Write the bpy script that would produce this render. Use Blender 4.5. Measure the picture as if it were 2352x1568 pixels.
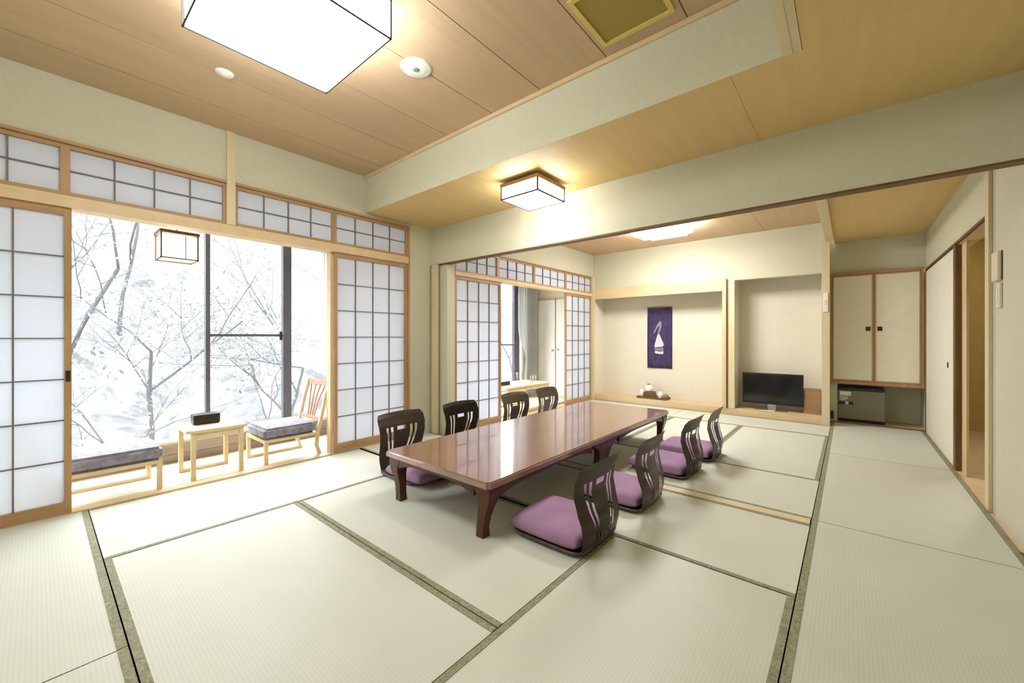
import bpy, bmesh, math, random
from mathutils import Vector, Matrix
random.seed(7)
for o in list(bpy.data.objects): bpy.data.objects.remove(o, do_unlink=True)
S = bpy.context.scene; COL = S.collection
PI = math.pi
# ------------------------------------------------------------ camera, sky, exposure
cam = bpy.data.cameras.new('camera'); co = bpy.data.objects.new('camera', cam); COL.objects.link(co)
co.location = (0, 0, 1.15); co.rotation_euler = (PI/2, 0, math.atan(774/919))
cam.sensor_width = 36; cam.lens = 919/2352*36; cam.shift_y = -11/2352; cam.clip_start = .02
S.camera = co
w = bpy.data.worlds.new('World'); S.world = w; w.use_nodes = True
bg = w.node_tree.nodes['Background']; bg.inputs[0].default_value = (.90, .95, 1, 1); bg.inputs[1].default_value = 8.8
S.view_settings.view_transform = 'Standard'; S.view_settings.look = 'None'
S.view_settings.exposure = 1.0; S.view_settings.gamma = 1; S.view_settings.use_curve_mapping = False
LAMP = 9.6; LAMP2 = 11.5; LAMP3 = 25.0

# ------------------------------------------------------------ materials
def srgb(r, g, b):
    f = lambda c: (c/12.92 if c <= .04045 else ((c+.055)/1.055)**2.4)
    return (f(r/255), f(g/255), f(b/255), 1)
def newmat(name):
    m = bpy.data.materials.new(name); m.use_nodes = True
    nt = m.node_tree; return m, nt, nt.nodes['Principled BSDF']
def coords(nt, scale, rot=(0,0,0)):
    tc = nt.nodes.new('ShaderNodeTexCoord'); mp = nt.nodes.new('ShaderNodeMapping')
    geo = nt.nodes.new('ShaderNodeNewGeometry')
    nt.links.new(geo.outputs['Position'], mp.inputs['Vector'])
    mp.inputs['Scale'].default_value = scale; mp.inputs['Rotation'].default_value = rot
    return mp
def noisy(name, c1, c2, scale=(8,8,8), rough=.6, detail=4, bump=0.0, spec=.4, dist=0, var=0.0, metallic=0):
    m, nt, p = newmat(name); mp = coords(nt, scale)
    n = nt.nodes.new('ShaderNodeTexNoise'); n.inputs['Scale'].default_value = 1; n.inputs['Detail'].default_value = detail
    n.inputs['Distortion'].default_value = dist
    nt.links.new(mp.outputs[0], n.inputs['Vector'])
    r = nt.nodes.new('ShaderNodeValToRGB'); r.color_ramp.elements[0].position = .3; r.color_ramp.elements[1].position = .7
    r.color_ramp.elements[0].color = c1; r.color_ramp.elements[1].color = c2
    nt.links.new(n.outputs[0], r.inputs[0]); out = r.outputs[0]
    if var:
        oi = nt.nodes.new('ShaderNodeObjectInfo'); mr = nt.nodes.new('ShaderNodeMapRange')
        mr.inputs['To Min'].default_value = 1-var; mr.inputs['To Max'].default_value = 1+var*.4
        nt.links.new(oi.outputs['Random'], mr.inputs[0])
        hs = nt.nodes.new('ShaderNodeHueSaturation'); nt.links.new(out, hs.inputs['Color']); nt.links.new(mr.outputs[0], hs.inputs['Value'])
        out = hs.outputs[0]
    nt.links.new(out, p.inputs['Base Color']); p.inputs['Roughness'].default_value = rough
    p.inputs['Specular IOR Level'].default_value = spec; p.inputs['Metallic'].default_value = metallic
    if bump:
        b = nt.nodes.new('ShaderNodeBump'); b.inputs['Strength'].default_value = bump; b.inputs['Distance'].default_value = .002
        nt.links.new(n.outputs[0], b.inputs['Height']); nt.links.new(b.outputs[0], p.inputs['Normal'])
    return m
def tatami(name, tangent, ribdir):
    m, nt, p = newmat(name); mp = coords(nt, (3, 3, 3))
    n = nt.nodes.new('ShaderNodeTexNoise'); n.inputs['Scale'].default_value = 1; n.inputs['Detail'].default_value = 5
    nt.links.new(mp.outputs[0], n.inputs['Vector'])
    r = nt.nodes.new('ShaderNodeValToRGB'); r.color_ramp.elements[0].color = srgb(206,208,194); r.color_ramp.elements[1].color = srgb(218,220,208)
    nt.links.new(n.outputs[0], r.inputs[0])
    wv = nt.nodes.new('ShaderNodeTexWave'); wv.bands_direction = 'Y' if ribdir == 'X' else 'X'
    wv.inputs['Scale'].default_value = 24; wv.inputs['Distortion'].default_value = .25
    mp2 = coords(nt, (1, 1, 1)); nt.links.new(mp2.outputs[0], wv.inputs['Vector'])
    mx = nt.nodes.new('ShaderNodeMix'); mx.data_type = 'RGBA'; mx.blend_type = 'MULTIPLY'; mx.inputs['Factor'].default_value = .065
    nt.links.new(r.outputs[0], mx.inputs['A']); nt.links.new(wv.outputs[0], mx.inputs['B'])
    nt.links.new(mx.outputs['Result'], p.inputs['Base Color'])
    p.inputs['Roughness'].default_value = .5; p.inputs['Specular IOR Level'].default_value = .55
    p.inputs['Anisotropic'].default_value = .85
    cx = nt.nodes.new('ShaderNodeCombineXYZ'); cx.inputs[0].default_value, cx.inputs[1].default_value, cx.inputs[2].default_value = tangent
    nt.links.new(cx.outputs[0], p.inputs['Tangent'])
    return m
def emit(name, col, s):
    m, nt, p = newmat(name); p.inputs['Base Color'].default_value = col
    p.inputs['Emission Color'].default_value = col; p.inputs['Emission Strength'].default_value = s; return m
def paper(name, col, trans):
    m, nt, p = newmat(name); out = nt.nodes['Material Output']
    d = nt.nodes.new('ShaderNodeBsdfDiffuse'); t = nt.nodes.new('ShaderNodeBsdfTranslucent'); mx = nt.nodes.new('ShaderNodeMixShader')
    d.inputs[0].default_value = col; t.inputs[0].default_value = col; mx.inputs[0].default_value = trans
    nt.links.new(d.outputs[0], mx.inputs[1]); nt.links.new(t.outputs[0], mx.inputs[2]); nt.links.new(mx.outputs[0], out.inputs[0])
    nt.nodes.remove(p); return m
def thin_glass(name, tint=(1,1,1,1), g=.05):
    m, nt, p = newmat(name); out = nt.nodes['Material Output']
    t = nt.nodes.new('ShaderNodeBsdfTransparent'); t.inputs[0].default_value = tint
    gl = nt.nodes.new('ShaderNodeBsdfGlossy'); gl.inputs['Roughness'].default_value = .02; mx = nt.nodes.new('ShaderNodeMixShader')
    mx.inputs[0].default_value = g
    nt.links.new(t.outputs[0], mx.inputs[1]); nt.links.new(gl.outputs[0], mx.inputs[2]); nt.links.new(mx.outputs[0], out.inputs[0])
    nt.nodes.remove(p); return m
M = {}
M['plaster'] = noisy('sand plaster', srgb(203,200,174), srgb(209,206,182), (60,60,60), .9, bump=.25)
M['white_wall'] = noisy('white wallpaper', srgb(226,219,200), srgb(231,224,206), (30,30,30), .9)
M['ceil_board'] = noisy('cedar ceiling board', srgb(196,167,131), srgb(205,177,142), (26,.7,4), .55, detail=6, dist=.4, var=.06)
M['ceil_low'] = noisy('low ceiling board', srgb(212,182,122), srgb(218,189,130), (16,1.2,3), .6, detail=5, var=.03)
M['wood_frame'] = noisy('amber shoji wood', srgb(166,130,88), srgb(184,148,106), (20,3,20), .45, detail=5)
M['wood_frame_v'] = noisy('amber shoji stile wood', srgb(166,130,88), srgb(184,148,106), (22,22,2), .45, detail=5)
M['wood_pale'] = noisy('pale cypress', srgb(212,196,156), srgb(220,205,168), (6,6,2), .5, detail=5)
M['wood_rail'] = noisy('light pine rail', srgb(212,186,144), srgb(222,198,158), (3,10,10), .5, detail=5)
M['muntin'] = noisy('grey lattice wood', srgb(112,106,100), srgb(128,120,112), (20,20,20), .6)
M['dark_wood'] = noisy('dark brown trim wood', srgb(96,68,34), srgb(118,86,48), (20,20,3), .5)
M['tat_x'] = tatami('tatami reed across', (1,0,0), 'X')
M['tat_y'] = tatami('tatami reed along', (0,1,0), 'Y')
M['heri'] = noisy('olive brocade border', srgb(118,117,90), srgb(166,165,138), (45,45,45), .8, detail=3, dist=2)
M['paper'] = paper('shoji paper', (.80,.825,.885,1), .44)
M['glass'] = thin_glass('window glass')
M['alu'] = noisy('dark grey aluminium', srgb(92,90,96), srgb(104,102,108), (5,5,5), .4, metallic=.3)
M['table'] = noisy('red lacquered table wood', srgb(132,88,66), srgb(148,102,78), (4,1.2,4), .3, detail=4, spec=.5, dist=.3)
_p = M['table'].node_tree.nodes['Principled BSDF']; _p.inputs['Coat Weight'].default_value = 1; _p.inputs['Coat Roughness'].default_value = .05; _p.inputs['Coat IOR'].default_value = 1.9
M['table_leg'] = noisy('dark lacquered table wood', srgb(70,40,28), srgb(92,54,38), (14,14,4), .3, detail=5)
M['chair'] = noisy('dark bent plywood', srgb(70,58,47), srgb(88,74,60), (30,4,4), .3, detail=5, spec=.55)
M['purple'] = noisy('mauve cushion cloth', srgb(146,114,148), srgb(172,134,168), (5,5,5), .65, detail=3, spec=.3)
M['grey_cloth'] = noisy('grey tweed cushion', srgb(112,110,122), srgb(150,148,158), (22,22,22), .9, detail=3)
M['pine'] = noisy('blond pine', srgb(210,186,142), srgb(222,200,158), (10,10,10), .45, detail=5)
M['slat_brown'] = noisy('russet slat wood', srgb(164,130,108), srgb(184,150,128), (12,12,2), .5)
M['black'] = noisy('black plastic', srgb(22,22,22), srgb(34,33,32), (20,20,20), .35)
M['screen'] = noisy('tv glass', srgb(14,15,14), srgb(18,19,18), (2,2,2), .12, spec=.6)
M['white_plastic'] = noisy('white plastic', srgb(236,234,226), srgb(242,240,232), (10,10,10), .4)
M['grey_dot'] = noisy('grey grille', srgb(130,132,128), srgb(146,148,142), (90,90,90), .6)
M['cream_switch'] = noisy('cream plastic', srgb(222,212,186), srgb(230,221,196), (10,10,10), .4)
M['curtain'] = paper('white curtain', (.88,.88,.86,1), .4)
M['skirt'] = noisy('grey-brown skirting', srgb(120,108,98), srgb(150,134,120), (3,3,12), .6)
M['engawa'] = noisy('pale veranda floor', srgb(224,216,192), srgb(232,224,202), (4,20,4), .5)
M['fusuma'] = noisy('cream fusuma paper', srgb(236,228,204), srgb(240,233,211), (12,12,12), .85)
M['fusuma_w'] = noisy('white fusuma paper', srgb(226,222,206), srgb(232,228,214), (12,12,12), .85)
M['corridor'] = noisy('ochre corridor wall', srgb(196,170,106), srgb(204,178,114), (8,8,8), .8)
M['fridge'] = noisy('grey fridge enamel', srgb(128,122,100), srgb(136,130,108), (4,4,4), .45)
M['silver'] = noisy('silver metal', srgb(170,168,160), srgb(186,184,176), (8,8,8), .3, metallic=.8)
M['dark_metal'] = noisy('dark bronze', srgb(58,50,42), srgb(74,66,56), (20,20,20), .35, metallic=.6)
M['banner'] = noisy('violet dyed cloth', srgb(92,76,124), srgb(114,96,144), (14,14,9), .9)
M['print'] = noisy('white resist print', srgb(212,206,214), srgb(228,222,228), (30,30,30), .9)
M['print2'] = noisy('grey resist print', srgb(140,126,152), srgb(158,146,168), (30,30,30), .9)
M['vent_f'] = noisy('straw vent frame', srgb(214,190,108), srgb(222,198,118), (10,10,10), .5)
M['vent_g'] = noisy('olive vent mesh', srgb(156,136,66), srgb(166,146,74), (120,120,120), .7)
M['diff1'] = emit('lamp diffuser large', (.93, .97, 1, 1), LAMP)
M['diff2'] = emit('lamp diffuser small', (.99, .99, .98, 1), LAMP2)
M['diff3'] = emit('lamp diffuser far', (.98, .99, 1, 1), LAMP3)
M['diff4'] = emit('lantern shade', (1, .95, .88, 1), 2.0)
M['cap'] = noisy('lamp cap wood', srgb(150,110,70), srgb(166,124,82), (8,8,8), .5)
M['lamp_line'] = noisy('lamp grey bar', srgb(44,43,42), srgb(52,51,50), (8,8,8), .5)
M['bark'] = noisy('grey bark', srgb(46,46,47), srgb(60,60,61), (12,12,4), .9)
M['leaf'] = noisy('pale winter leaf', srgb(82,84,83), srgb(106,108,106), (3,3,3), .9)
M['hill'] = noisy('pale hillside litter', srgb(56,56,56), srgb(100,100,100), (2.0,2.0,2.0), .95, detail=8, dist=1.5)
M['white_door'] = noisy('white painted door', srgb(236,234,226), srgb(240,238,231), (6,6,6), .5)
M['clear'] = thin_glass('tumbler glass', (.88,.9,.9,1), .12)
M['brownbox'] = noisy('brown veneer', srgb(150,118,80), srgb(164,132,92), (4,4,14), .5)

# ------------------------------------------------------------ helpers
def bx(bm, x0, x1, y0, y1, z0, z1, bev=0):
    x0, x1 = min(x0,x1), max(x0,x1); y0, y1 = min(y0,y1), max(y0,y1); z0, z1 = min(z0,z1), max(z0,z1)
    v = [bm.verts.new(p) for p in ((x0,y0,z0),(x1,y0,z0),(x1,y1,z0),(x0,y1,z0),(x0,y0,z1),(x1,y0,z1),(x1,y1,z1),(x0,y1,z1))]
    fs = [bm.faces.new([v[i] for i in f]) for f in ((3,2,1,0),(4,5,6,7),(0,1,5,4),(1,2,6,5),(2,3,7,6),(3,0,4,7))]
    if bev:
        es = list({e for f in fs for e in f.edges})
        bmesh.ops.bevel(bm, geom=es, offset=bev, segments=2, affect='EDGES', profile=.5)
    return bm
def prism(bm, pts, axis, a, b):
    """extrude a 2D outline; axis 'x': pts=(y,z), 'y': pts=(x,z), 'z': pts=(x,y)"""
    def P(p, t): return {'x':(t,p[0],p[1]), 'y':(p[0],t,p[1]), 'z':(p[0],p[1],t)}[axis]
    A = [bm.verts.new(P(p,a)) for p in pts]; B = [bm.verts.new(P(p,b)) for p in pts]; n = len(pts)
    bm.faces.new(A[::-1]); bm.faces.new(B)
    for i in range(n): bm.faces.new((A[i], A[(i+1)%n], B[(i+1)%n], B[i]))
    bmesh.ops.recalc_face_normals(bm, faces=bm.faces); return bm
def ring(bm, c, t, up, rs, n):
    t = t.normalized(); u = t.cross(up); u = u.normalized() if u.length > 1e-4 else Vector((1,0,0)); v = t.cross(u)
    return [bm.verts.new(c + u*math.cos(2*PI*k/n)*rs + v*math.sin(2*PI*k/n)*rs) for k in range(n)]
def tube(bm, pts, rad, n=8):
    pts = [Vector(p) for p in pts]; R = rad if isinstance(rad, (list,tuple)) else [rad]*len(pts); prev = None
    up = Vector((0.31,.17,.93))
    for i, p in enumerate(pts):
        t = (pts[min(i+1,len(pts)-1)] - pts[max(i-1,0)])
        r = ring(bm, p, t, up, R[i], n)
        if prev: 
            for k in range(n): bm.faces.new((prev[k], prev[(k+1)%n], r[(k+1)%n], r[k]))
        else: bm.faces.new(r[::-1])
        prev = r
    bm.faces.new(prev); return bm
def sweep(bm, pts, w, h, side=(0,1,0)):
    """rectangular bar along pts, width w along side"""
    pts = [Vector(p) for p in pts]; sd = Vector(side).normalized(); prev = None
    for i, p in enumerate(pts):
        t = (pts[min(i+1,len(pts)-1)] - pts[max(i-1,0)]).normalized(); nn = t.cross(sd).normalized()
        r = [bm.verts.new(p + sd*a*w/2 + nn*b*h/2) for a, b in ((-1,-1),(1,-1),(1,1),(-1,1))]
        if prev:
            for k in range(4): bm.faces.new((prev[k], prev[(k+1)%4], r[(k+1)%4], r[k]))
        else: bm.faces.new(r[::-1])
        prev = r
    bm.faces.new(prev); bmesh.ops.recalc_face_normals(bm, faces=bm.faces); return bm
def lathe(bm, prof, c=(0,0,0), n=24):
    rings = []
    for r, z in prof:
        rings.append([bm.verts.new((c[0]+r*math.cos(2*PI*k/n), c[1]+r*math.sin(2*PI*k/n), c[2]+z)) for k in range(n)])
    for a, b in zip(rings, rings[1:]):
        for k in range(n): bm.faces.new((a[k], a[(k+1)%n], b[(k+1)%n], b[k]))
    bm.faces.new(rings[0][::-1]); bm.faces.new(rings[-1]); bmesh.ops.recalc_face_normals(bm, faces=bm.faces); return bm
def obj(name, bm, mat, parent=None, smooth=False, kind=None, label=None):
    me = bpy.data.meshes.new(name); bm.to_mesh(me); bm.free(); me.materials.append(mat if not isinstance(mat, str) else M[mat])
    if smooth:
        for p in me.polygons: p.use_smooth = True
    o = bpy.data.objects.new(name, me); COL.objects.link(o)
    if parent is not None: o.parent = parent
    if kind: o['kind'] = kind
    if label: o['label'] = label
    return o
def NB(): return bmesh.new()
def box(name, mat, dims, parent=None, bev=0, **k): return obj(name, bx(NB(), *dims, bev), mat, parent, **k)
def thing(name, label, cat, loc=(0,0,0), rz=0, group=None):
    o = bpy.data.objects.new(name, None); COL.objects.link(o); o.location = loc; o.rotation_euler = (0,0,rz)
    o.empty_display_size = .1; o['label'] = label; o['category'] = cat
    if group: o['group'] = group
    return o
def tag(o, label, cat, group=None):
    o['label'] = label; o['category'] = cat
    if group: o['group'] = group
    return o
def struct(name, label, cat, bm=None, mat=None, dims=None):
    if bm is None and dims is not None: bm = bx(NB(), *dims)
    if bm is None:
        o = bpy.data.objects.new(name, None); COL.objects.link(o); o.empty_display_size = .1
    else: o = obj(name, bm, mat)
    o['kind'] = 'structure'; o['label'] = label; o['category'] = cat; return o
def boxes(L):
    bm = NB()
    for d in L: bx(bm, *d)
    return bm
def copy_tree(o, parent=None):
    c = o.copy(); COL.objects.link(c); c.parent = parent
    for ch in [k for k in o.children]: copy_tree(ch, c)
    return c

# ------------------------------------------------------------ key planes
WX = -3.87; FX = -3.60; RX = .72; Y0 = -.78; B1 = 2.21; B2 = 3.07; B2b = 3.14; TY = 6.6; TB = 7.02
ZH = 2.82; ZL = 2.44; ZF = 2.64; ZR = 2.42; GX = -4.85

# ------------------------------------------------------------ floor: slab, tatami mats
floor = struct('floor', 'tatami floor of both rooms', 'floor', boxes([(-3.97,1.0,Y0-.1,7.5,-.2,-.06), (-.2,.72,6.95,7.5,-.06,0.0)]), M['wood_rail'])
def mat_(x0, x1, y0, y1, along):
    g = .0025; hw = .031
    m = box('tatami_mat', 'tat_x' if along == 'x' else 'tat_y', (x0+g,x1-g,y0+g,y1-g,-.058,0.0), floor)
    if along == 'x':
        for a, b in ((y0+g, y0+hw), (y1-hw, y1-g)): box('cloth_border', 'heri', (x0+g,x1-g,a,b,-.05,.0022), m, label='olive brocade cloth border')
    else:
        for a, b in ((x0+g, x0+hw), (x1-hw, x1-g)): box('cloth_border', 'heri', (a,b,y0+g,y1-g,-.05,.0022), m, label='olive brocade cloth border')
for a in ((WX,-2.05,-.73,.22,'x'), (-2.05,-.18,-.73,.22,'x'), (WX,-2.93,.22,2.13,'y'), (-2.93,-1.06,.22,1.17,'x'), (-2.93,-1.06,1.17,2.13,'x'),
          (-1.06,-.18,.22,2.15,'y'), (-2.0,-.18,2.15,3.05,'x'), (WX,-2.0,2.15,3.05,'x'),
          (-.18,RX-.02,-.73,1.2,'y'), (-.18,RX-.02,1.2,3.14,'y'), (-.18,RX-.02,3.14,5.04,'y'), (-.18,RX-.02,5.04,6.94,'y'),
          (-2.05,-.18,3.14,4.04,'x'), (FX,-2.05,3.14,4.04,'x'), (-1.07,-.18,4.04,5.86,'y'), (-1.93,-1.07,4.04,5.86,'y'), (-2.78,-1.93,4.04,5.86,'y'),
          (FX,-2.78,4.04,5.86,'y'), (-2.0,-.18,5.86,6.59,'x'), (FX,-2.0,5.86,6.59,'x')): mat_(*a)
struct('trim_1', 'pale wooden threshold strip between the two rooms', 'threshold', mat='wood_pale' and M['wood_pale'], dims=(FX,-.185,3.053,3.137,-.058,.003))
struct('trim_2', 'pale wooden door sill along the veranda', 'sill', mat=M['wood_rail'], dims=(-3.97,WX-.003,Y0,3.05,-.06,.004))
struct('trim_3', 'pale wooden door sill along the far veranda', 'sill', mat=M['wood_rail'], dims=(-3.70,FX-.003,3.18,6.6,-.06,.004))
box('floor', 'engawa', (GX-.1,-3.975,Y0-.1,6.7,-.2,-.03)); o = bpy.data.objects['floor.001']; o['kind'] = 'structure'; tag(o, 'pale veranda floor beyond the paper doors', 'floor')

# ------------------------------------------------------------ ceilings
c1 = struct('ceiling', 'raised wooden ceiling of the near room', 'ceiling', mat=M['dark_wood'], dims=(WX-.1,-.23,Y0-.1,B1+.0,ZH+.012,ZH+.1))
jx = [WX,-3.51,-3.05,-2.55,-2.045,-1.60,-1.108,-.646,-.232]
for a, b in zip(jx, jx[1:]): box('ceiling_board', 'ceil_board', (a+.003,b-.003,Y0,B1-.002,ZH,ZH+.012), c1)
c2 = struct('ceiling', 'low plain wooden ceiling around the raised one', 'ceiling', mat=M['ceil_low'],
    bm=boxes([(WX-.1,RX+.1,B1+.004,B2,ZL+.006,ZL+.08), (-.23,RX+.1,Y0-.1,B1,ZL+.006,ZL+.08)]))
for d in ((WX,-2.3,B1+.004,B2-.001,ZL,ZL+.006), (-2.3,-.45,B1+.004,B2-.001,ZL,ZL+.006), (-.45,RX,B1+.004,B2-.001,ZL,ZL+.006), (-.16,RX,Y0,B1+.003,ZL,ZL+.006)):
    box('ceiling_board', 'ceil_low', (d[0]+.0008,d[1]-.0008,d[2],d[3],d[4],d[5]), c2)
c3 = struct('ceiling', 'wooden ceiling of the far room', 'ceiling', mat=M['dark_wood'], dims=(FX-.1,-.23,B2b,TY+.02,ZF+.008,ZF+.08))
for a, b in ((FX,-2.7),(-2.7,-1.8),(-1.8,-.9),(-.9,-.235)): box('ceiling_board', 'ceil_board', (a+.0015,b-.0015,B2b+.002,TY,ZF,ZF+.008), c3)
struct('ceiling', 'low wooden ceiling in front of the cupboard', 'ceiling', mat=M['ceil_low'], dims=(-.15,RX+.1,B2b+.002,7.06,ZR,ZR+.08))
struct('ceiling', 'pale ceiling over the veranda', 'ceiling', mat=M['white_wall'], bm=boxes([(GX-.12,WX-.1,Y0-.1,B2b+.05,2.30,2.4),(GX-.12,FX-.1,B2b+.05,6.72,2.30,2.4)]))
# beams and edge trims
struct('trim_4', 'plastered step face of the raised ceiling', 'beam', mat=M['plaster'], dims=(WX,-.235,B1,B1+.003,ZL,ZH-.03))
struct('trim_5', 'thin pale moulding along the top of the ceiling step', 'moulding', mat=M['wood_rail'], dims=(WX,-.235,B1-.018,B1+.003,ZH-.03,ZH-.001))
struct('trim_6', 'pale wooden edge strip at the side of the raised ceiling', 'moulding', bm=boxes([(-.232,-.195,Y0,B1+.003,ZL-.006,ZH+.05), (-.195,-.162,Y0,B1+.003,ZL-.002,ZL+.006)]), mat=M['wood_pale'])
bmb = boxes([(WX-.1,RX+.1,B2,B2b,2.012,2.80)])
struct('trim_7', 'plastered hanging beam between the rooms', 'beam', bm=bmb, mat=M['plaster'])
struct('trim_8', 'dark wooden lintel strip under the hanging beam', 'lintel', mat=M['dark_wood'], dims=(-3.72,RX,B2-.003,B2b+.002,2.0,2.012))
struct('trim_9', 'pale edge beam between the two far ceilings', 'beam', mat=M['wood_pale'], dims=(-.23,-.15,B2b+.003,6.58,2.37,ZF+.06))
# unseen roof slab, added to keep sky light from leaking in
struct('ceiling', 'unseen slab added over the whole building to block sky light', 'roof', mat=M['plaster'], dims=(GX-.3,2.2,Y0-.3,7.7,3.0,3.1))

# ------------------------------------------------------------ walls
struct('wall_left', 'plaster wall above and beside the near paper doors', 'wall', bm=boxes([
    (WX-.1,WX,Y0,.99,2.41,ZH+.08), (WX-.1,WX,1.05,B1,2.41,ZH+.08), (WX-.1,WX,B1,2.76,2.41,3.0), (WX-.1,WX,2.76,B2+.0,-.06,3.0)]), mat=M['plaster'])
struct('wall_left', 'plaster wall above the far paper doors', 'wall', bm=boxes([(FX-.1,FX,B2b,6.6,2.24,3.0), (FX-.1,FX,6.53,6.6,0,2.24),
    (WX-.1,-3.70,B2b-.04,B2b+.04,-.06,2.0), (-3.70,FX,B2b-.045,B2b+.04,-.06,2.0), (WX-.1,FX-.1,B2b,B2b+.05,2.0,3.0), (FX-.1,FX,B2b+.04,3.215,0,2.24)]), mat=M['plaster'])
struct('trim_10', 'pale square post where the hanging beam meets the wall', 'post', mat=M['wood_pale'], dims=(-3.82,-3.72,B2-.03,B2-.002,0,2.0))
struct('wall_right', 'plain plaster wall at the right', 'wall', bm=boxes([(RX,RX+.1,Y0,3.97,-.06,ZL+.04), (RX,RX+.1,3.97,4.12,2.3,ZL+.04), (RX,RX+.1,4.12,7.0,1.96,ZL+.04), (RX,RX+.1,6.9,7.5,-.06,1.96), (RX,RX+.1,3.98,4.02,-.06,2.3)]), mat=M['plaster'])
struct('wall_rear', 'plaster wall behind the camera', 'wall', mat=M['plaster'], dims=(GX-.1,RX+.1,Y0-.1,Y0,-.2,3.0))
struct('wall_back', 'plaster wall above the alcoves', 'wall', bm=boxes([(FX-.1,-1.43,TY,TY+.1,2.02,3.0), (-1.43,-.23,TY,TY+.1,1.98,3.0)]), mat=M['plaster'])
struct('wall_back', 'white back wall inside the picture alcove and television alcove', 'wall', bm=boxes([
    (FX-.1,-1.42,TB,TB+.06,0,2.5), (-1.42,-.22,TB,TB+.06,0,2.5), (FX-.1,FX,TY+.0,TB,0,2.5), (-1.37,-1.30,TY+.075,TB,.1,2.5), (-.28,-.25,TY+.11,TB,.1,2.5), (FX-.1,-.22,TY+.1,TB,2.3,2.4)]), mat=M['white_wall'])
struct('wall_back', 'plaster wall above and beside the cupboard', 'wall', bm=boxes([(-.2,RX,7.0,7.08,2.0,ZR+.1), (-.22,-.12,7.02,7.5,-.06,.54), (-.2,RX+.1,7.46,7.54,-.06,2.5), (-.24,-.205,6.7,7.5,0,2.5)]), mat=M['plaster'])
# veranda outer walls
struct('wall_outer', 'pale outer veranda wall below, above and between the windows', 'wall', bm=boxes([
    (GX-.12,GX,Y0-.1,2.5,2.27,3.0), (GX-.12,GX,2.5,3.5,-.2,3.0), (GX-.12,GX,3.5,6.1,2.17,3.0), (GX-.12,GX,6.1,6.7,-.2,3.0),
    (GX-.12,GX,Y0-.1,2.5,-.2,.14), (GX-.12,GX,3.5,6.1,-.2,.14)]), mat=M['white_wall'])
struct('baseboard_left', 'grey-brown skirting under the veranda window', 'skirting', bm=boxes([(GX,GX+.012,Y0,2.5,-.03,.045), (GX,GX+.02,Y0,2.5,.055,.15)]), mat=M['skirt'])
struct('wall_far', 'white end wall of the far veranda', 'wall', mat=M['white_wall'], dims=(GX-.1,FX-.1,6.6,6.7,-.2,3.0))
# corridor behind the opening
struct('wall_corridor', 'ochre corridor wall seen through the open doorway', 'wall', bm=boxes([(1.5,1.6,3.4,7.5,-.2,2.4), (.82,1.6,3.3,3.4,-.2,2.4), (.82,1.6,7.4,7.5,-.2,2.4), (.82,1.6,3.3,7.5,2.3,2.4)]), mat=M['corridor'])
box('floor', 'wood_rail', (.70,1.5,3.4,7.4,-.12,-.005)); o = bpy.data.objects['floor.002']; o['kind'] = 'structure'; tag(o, 'pale wooden floor and sill of the corridor', 'floor')

# posts / rails on the left wall
struct('trim_11', 'pale wall post rising from the lintel to the raised ceiling', 'post', mat=M['wood_pale'], dims=(WX-.1,WX+.02,.99,1.05,2.062,ZH))
struct('trim_12', 'pale wooden lintel over the near veranda opening', 'lintel', mat=M['wood_rail'], dims=(WX-.12,WX+.015,Y0,2.74,1.985,2.06))
struct('trim_13', 'pale wooden jamb at the far end of the near veranda opening', 'jamb', mat=M['wood_rail'], dims=(WX-.11,WX-.035,1.86,1.888,0,1.985))
struct('trim_14', 'thin brown rail along the tops of the near transoms', 'rail', mat=M['wood_frame'], bm=boxes([(WX-.03,WX+.022,Y0,.988,2.395,2.415), (WX-.03,WX+.022,1.052,2.76,2.395,2.415)]))
struct('trim_15', 'amber post at the end of the near paper doors', 'post', mat=M['wood_frame_v'], dims=(WX-.10,WX+.012,2.735,2.76,0,2.395))
struct('trim_16', 'amber lintel over the far paper doors', 'lintel', mat=M['wood_rail'], dims=(FX-.10,FX+.012,3.22,6.53,1.885,1.93))
struct('trim_17', 'amber end post beside the picture alcove', 'post', mat=M['wood_pale'], dims=(FX-.1,FX+.03,6.535,6.598,0,2.24))
struct('trim_18', 'brown rail along the tops of the far transoms', 'rail', mat=M['wood_frame'], dims=(FX-.03,FX+.015,3.22,6.53,2.225,2.24))

# ------------------------------------------------------------ shoji paper doors and transoms
DN = [0]; WN = [0]
def lattice(name, label, cat, X, y0, y1, z0, z1, cols, rows, st, top, bot, pull=None, th=.03, mw=.008):
    r = struct(name, label, cat, bm=None)
    bm = boxes([(X-th/2,X+th/2,y0,y0+st,z0,z1), (X-th/2,X+th/2,y1-st,y1,z0,z1)])
    obj('stile_frame', bm, M['wood_frame_v'], r)
    box('top_rail', 'wood_frame', (X-th/2+.001,X+th/2-.001,y0+st,y1-st,z1-top,z1), r)
    box('bottom_rail', 'wood_frame', (X-th/2+.001,X+th/2-.001,y0+st,y1-st,z0,z0+bot), r)
    ya, yb, za, zb = y0+st, y1-st, z0+bot, z1-top
    box('paper_panel', 'paper', (X-.009,X-.0075,ya,yb,za,zb), r)
    for i in range(1, cols):
        y = ya+(yb-ya)*i/cols; box('muntin', 'muntin', (X-.007,X+.006,y-mw/2,y+mw/2,za,zb), r)
    for j in range(1, rows):
        z = za+(zb-za)*j/rows; box('muntin', 'muntin', (X-.0065,X+.007,ya,yb,z-mw/2,z+mw/2), r)
    if pull is not None:
        box('finger_pull', 'dark_metal', (X+th/2-.002,X+th/2+.003,pull-.011,pull+.011,.86,.93), r, bev=.001, label='small dark metal finger pull')
    return r
lattice('door_1', 'paper sliding door at the left edge of the photo', 'sliding door', WX-.02, -.75, .146, .003, 1.985, 4, 7, .032, .05, .075, pull=.13)
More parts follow.
